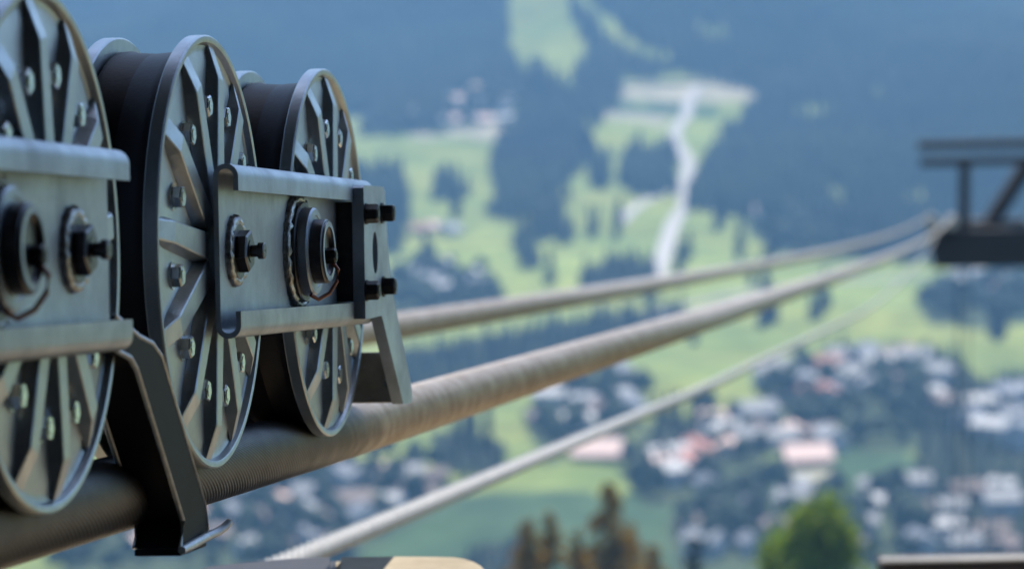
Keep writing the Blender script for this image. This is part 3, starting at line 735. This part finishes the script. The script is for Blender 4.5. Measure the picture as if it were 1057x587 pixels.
def c2w_np(C):
    x, y, z = cr * C[:, 0] + sr * C[:, 2], C[:, 1], -sr * C[:, 0] + cr * C[:, 2]
    return np.c_[x, cp * y + sp * z, -sp * y + cp * z]
oc, uc, vc, wc = (np.array(q_) for q_ in (O_c, u_c, v_c, w_c))
def pathA(S, off=0.0, rise=0.0, U0=-1.9):
    U = S + U0
    C = oc[None] + vc[None] * (-.0405 + off) + wc[None] * -.1786 + uc[None] * U[:, None]
    q = np.clip(U - .10, 0, None); k = q * q / (q + .15)
    C[:, 2] += .0067 * k + 1.30e-4 * q * q + rise
    return c2w_np(C)
LA = 76.4
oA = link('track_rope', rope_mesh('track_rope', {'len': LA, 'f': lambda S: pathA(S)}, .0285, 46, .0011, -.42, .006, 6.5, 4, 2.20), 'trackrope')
tag(oA, 'thick brown steel track rope running under the carriage wheels', 'rope', 'track ropes')
oB = link('track_rope', rope_mesh('track_rope', {'len': LA - 1.5, 'f': lambda S: pathA(S, -.545, .022, -.4)}, .0275, 36, .0011, -.42, .02, 8, 3), 'trackrope')
tag(oB, 'second thick track rope passing behind the end bracket, highest of the three ropes', 'rope', 'track ropes')
CD = np.array([0.5, 2, 4.1, 4.66, 6.2, 8, 10, 12.65, 17, 26.3, 33.8, 45, 58.5, 69.7, 75]); CZ = np.array([-.40, -.375, -.366, -.364, -.358, -.351, -.345, -.322, -.285, -.185, -.02, .30, .75, 1.28, 1.5])
def cspline(xs, ys, x):
    m_ = np.gradient(ys, xs); i = np.clip(np.searchsorted(xs, x) - 1, 0, len(xs) - 2); h = xs[i + 1] - xs[i]; t = (x - xs[i]) / h
    return (2 * t**3 - 3 * t**2 + 1) * ys[i] + (t**3 - 2 * t**2 + t) * h * m_[i] + (-2 * t**3 + 3 * t**2) * ys[i + 1] + (t**3 - t**2) * h * m_[i + 1]
def pathC(S):
    d = .5 + S
    return c2w_np(np.c_[-.9132 + .1508 * d, d, cspline(CD, CZ, d)])
oC = link('haul_rope', rope_mesh('haul_rope', {'len': 74.0, 'f': pathC}, .0150, 6, .0036, .24, .008, 9, 8), 'haulrope')
tag(oC, 'thin stranded grey haul rope, lowest of the three ropes', 'rope')

# ------------------------------------------------------------------ support tower at the end of the span
DT = 77.0
tw_ = empty('support_tower', px(1110, 1200, DT))
gz = float(terr(np.array([tw_.location.x]), np.array([tw_.location.y]))[0]); tw_.location.z = gz
base = tw_.location.copy()
def tp(x, y, d=DT): return px(x, y, d) - base
def tbar(name, a, b_, w, h=None, m='tower'):
    bm = bmesh.new(); bar(bm, a, b_, w, h); return part(name, bm, m, tw_)
tbar('upper_rail', tp(948, 150.5, 77.6), tp(1190, 145, 76), .2, .21)
tbar('lower_rail', tp(950, 167.5, 77.6), tp(1190, 162, 76), .2, .2)
tbar('post', tp(996, 168, 77.5), tp(995, 240, 77.5), .26)
tbar('post', tp(1128, 165, 76.6), tp(1128, 240, 76.6), .26)
tbar('brace', tp(1062, 168, 77.2), tp(1014, 242, 77.2), .30, .34)
tbar('brace', tp(1070, 168, 77.0), tp(1122, 240, 76.8), .30, .34)
tbar('cross_arm', tp(966, 255, 77.3), tp(1200, 252, 75.6), 1.0, .93)
tbar('stiffener', tp(1000, 229, 77.2), tp(1060, 228, 77), .5, .10)
for x, d in ((962.5, 77.6), (982, 77.2)):       # rope shoes
    c = tp(x, 226, d); bm = bmesh.new()
    dirv = uw
    pts = [c + dirv * t + Vector((0, 0, -.05 * t * t - .05)) for t in np.linspace(-1.0, 1.0, 9)]
    tube(bm, pts, .16, 10); s_ = part('saddle_shoe', bm, 'saddle', tw_, 50)
    bm = bmesh.new(); bar(bm, c + Vector((0, 0, -.15)), c + Vector((0, 0, -.8)), .22); part('saddle_web', bm, 'tower', tw_)
bm = bmesh.new(); q = tp(972, 240, 76.6); lathe(bm, [(-.08, .001), (-.08, .26), (-.05, .20), (.05, .20), (.08, .26), (.08, .001)], 20, c=q); part('haul_roller', bm, 'tower', tw_, 40)
mast_top = tp(1125, 252, 76.4)
for sx, sy in ((-1, -1), (1, -1), (-1, 1), (1, 1)):
    tbar('leg', mast_top + Vector((sx * .5, sy * .5, 0)), Vector((mast_top.x + sx * 1.6, mast_top.y + sy * 1.6, -1.5)), .26)
for k in range(5):
    f_ = k / 5; z = mast_top.z * (1 - f_) * .96; s_ = .5 + 1.1 * f_
    for sy in (-1, 1):
        zz = max(z - mast_top.z * .18, .2)
        tbar('lattice', Vector((mast_top.x - s_, mast_top.y + sy * s_, z)), Vector((mast_top.x + s_ + .2, mast_top.y + sy * (s_ + .2), zz)), .14)
tbar('service_cable', tp(989, 272, 77.2), tp(988, 640, 77.2), .035)
tbar('service_cable', tp(1000, 272, 77.2), tp(999, 640, 77.2), .03)
tag(tw_, 'dark steel support tower arm with saddle at the right end of the ropes', 'cable tower')

# ------------------------------------------------------------------ station: things at the lower edge
FLOOR = -1.75
def on_plane(x, y, z):
    r = px(x, y, 1.0); return r * (z / r.z)
zt = px(420, 573.5, 3.25).z
far = [on_plane(*p, zt) for p in ((346, 573.2), (400, 572.6), (450, 572.8), (472, 573.4), (484, 575.4), (494, 578.5), (502, 583), (508, 590), (513, 610), (515, 650))]
blk = empty('concrete_block', (far[0].x, far[0].y, FLOOR))
def block_part(name, pts, top, m):
    bm = bmesh.new()
    A_ = [bm.verts.new((p.x - blk.location.x, p.y - blk.location.y, 0)) for p in pts]; B_ = [bm.verts.new((p.x - blk.location.x, p.y - blk.location.y, top - FLOOR)) for p in pts]; n = len(pts)
    bm.faces.new(A_); bm.faces.new(B_)
    for k in range(n): bm.faces.new((A_[k], A_[(k + 1) % n], B_[(k + 1) % n], B_[k]))
    bmesh.ops.recalc_face_normals(bm, faces=bm.faces[:])
    bmesh.ops.bevel(bm, geom=[e for e in bm.edges if min(v.co.z for v in e.verts) > .1], offset=.006, segments=2, affect='EDGES')
    return part(name, bm, m, blk, 40)
nearp = on_plane(345, 760, zt)
block_part('block_body', far + [on_plane(515, 760, zt), nearp], zt, 'concrete')
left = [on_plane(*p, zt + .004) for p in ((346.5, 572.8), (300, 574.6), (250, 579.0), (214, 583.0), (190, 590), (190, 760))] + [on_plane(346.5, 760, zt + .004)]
block_part('shadow_pad', left, zt + .004, 'rubber')  # dark slab stands in for the shadow on the block's left half
tag(blk, 'tan concrete block with rounded corner at the bottom edge under the haul rope', 'concrete block')
lg = empty('timber_ledge', px(985, 640, 5.6)); lg.location.z = FLOOR
def ledge(name, x0, x1, yt, yb, d, depth, m):
    a, b_ = px(x0, yt, d) - lg.location, px(x1, yt, d) - lg.location; c = px(x0, yb, d) - lg.location
    bm = bmesh.new(); box(bm, (0, 0, c.z - a.z), ((b_ - a).length, depth, 0)); bevel(bm, .004, 1)
    o = part(name, bm, m, lg, 40); o.location = a; o.rotation_euler.z = math.atan2(b_.y - a.y, b_.x - a.x)
ledge('cap_strip', 908, 1260, 577.5, 582, 5.6, .02, 'greycap')
ledge('beam', 910, 1260, 582.6, 640, 5.6, .08, 'darkwood')
for x in (925, 1090, 1240):
    p = px(x, 640, 5.6) - lg.location; bm = bmesh.new(); box(bm, (p.x - .05, p.y + .02, .0), (p.x + .05, p.y + .12, p.z + .01)); part('post', bm, 'darkwood', lg)
tag(lg, 'dark timber ledge with pale cap strip at the bottom right corner', 'ledge')

# station hall, unseen; its roof edge and side walls are set to shade the carriage
def slab(name, lo, hi, m):
    bm = bmesh.new(); box(bm, lo, hi); return tag(part(name, bm, m), kind='structure')
slab('unseen_station_floor', (-6, -7, FLOOR - .5), (5.5, .2, FLOOR), 'roofwood')
slab('station_apron', (-6, .204, FLOOR - .5), (5.5, 6.2, FLOOR - .02), 'floor')
slab('station_foundation', (-5.8, -6.8, -16), (5.3, 6.0, FLOOR - .504), 'concrete')
RZ = 4.2
slab('unseen_station_roof', (-6.5, -7.5, RZ), (6.2, 5.76, RZ + .25), 'roofwood')
slab('unseen_station_back_wall', (-6, -7.2, FLOOR + .004), (2.2, -7.0, RZ - .004), 'roofwood')
slab('unseen_station_right_wall', (2.2, -7.2, FLOOR + .004), (2.4, 2.3, RZ - .004), 'roofwood')
slab('unseen_station_left_wall', (-3.0, -6.99, FLOOR + .004), (-2.8, 1.1, RZ - .004), 'roofwood')
slab('unseen_station_pillar', (5.6, 4.3, FLOOR - .016), (5.9, 4.6, RZ - .004), 'darkwood')
slab('unseen_station_pillar', (-5.9, 4.3, FLOOR - .016), (-5.6, 4.6, RZ - .004), 'darkwood')

# ------------------------------------------------------------------ haze filling the valley air
bm = bmesh.new(); box(bm, (-5600, -5600, -260), (5600, 5600, 340))
hz = part('haze', bm, None)
hm = bpy.data.materials.new('valley_haze'); hm.use_nodes = True; nt = hm.node_tree; nt.nodes.clear()
pv = nt.nodes.new('ShaderNodeVolumePrincipled'); pv.inputs['Color'].default_value = (.245, .51, .84, 1); pv.inputs['Density'].default_value = 2.7e-4
pv.inputs['Anisotropy'].default_value = .1
ho = nt.nodes.new('ShaderNodeOutputMaterial'); nt.links.new(pv.outputs[0], ho.inputs['Volume'])
hz.data.materials.append(hm); tag(hz, kind='stuff')
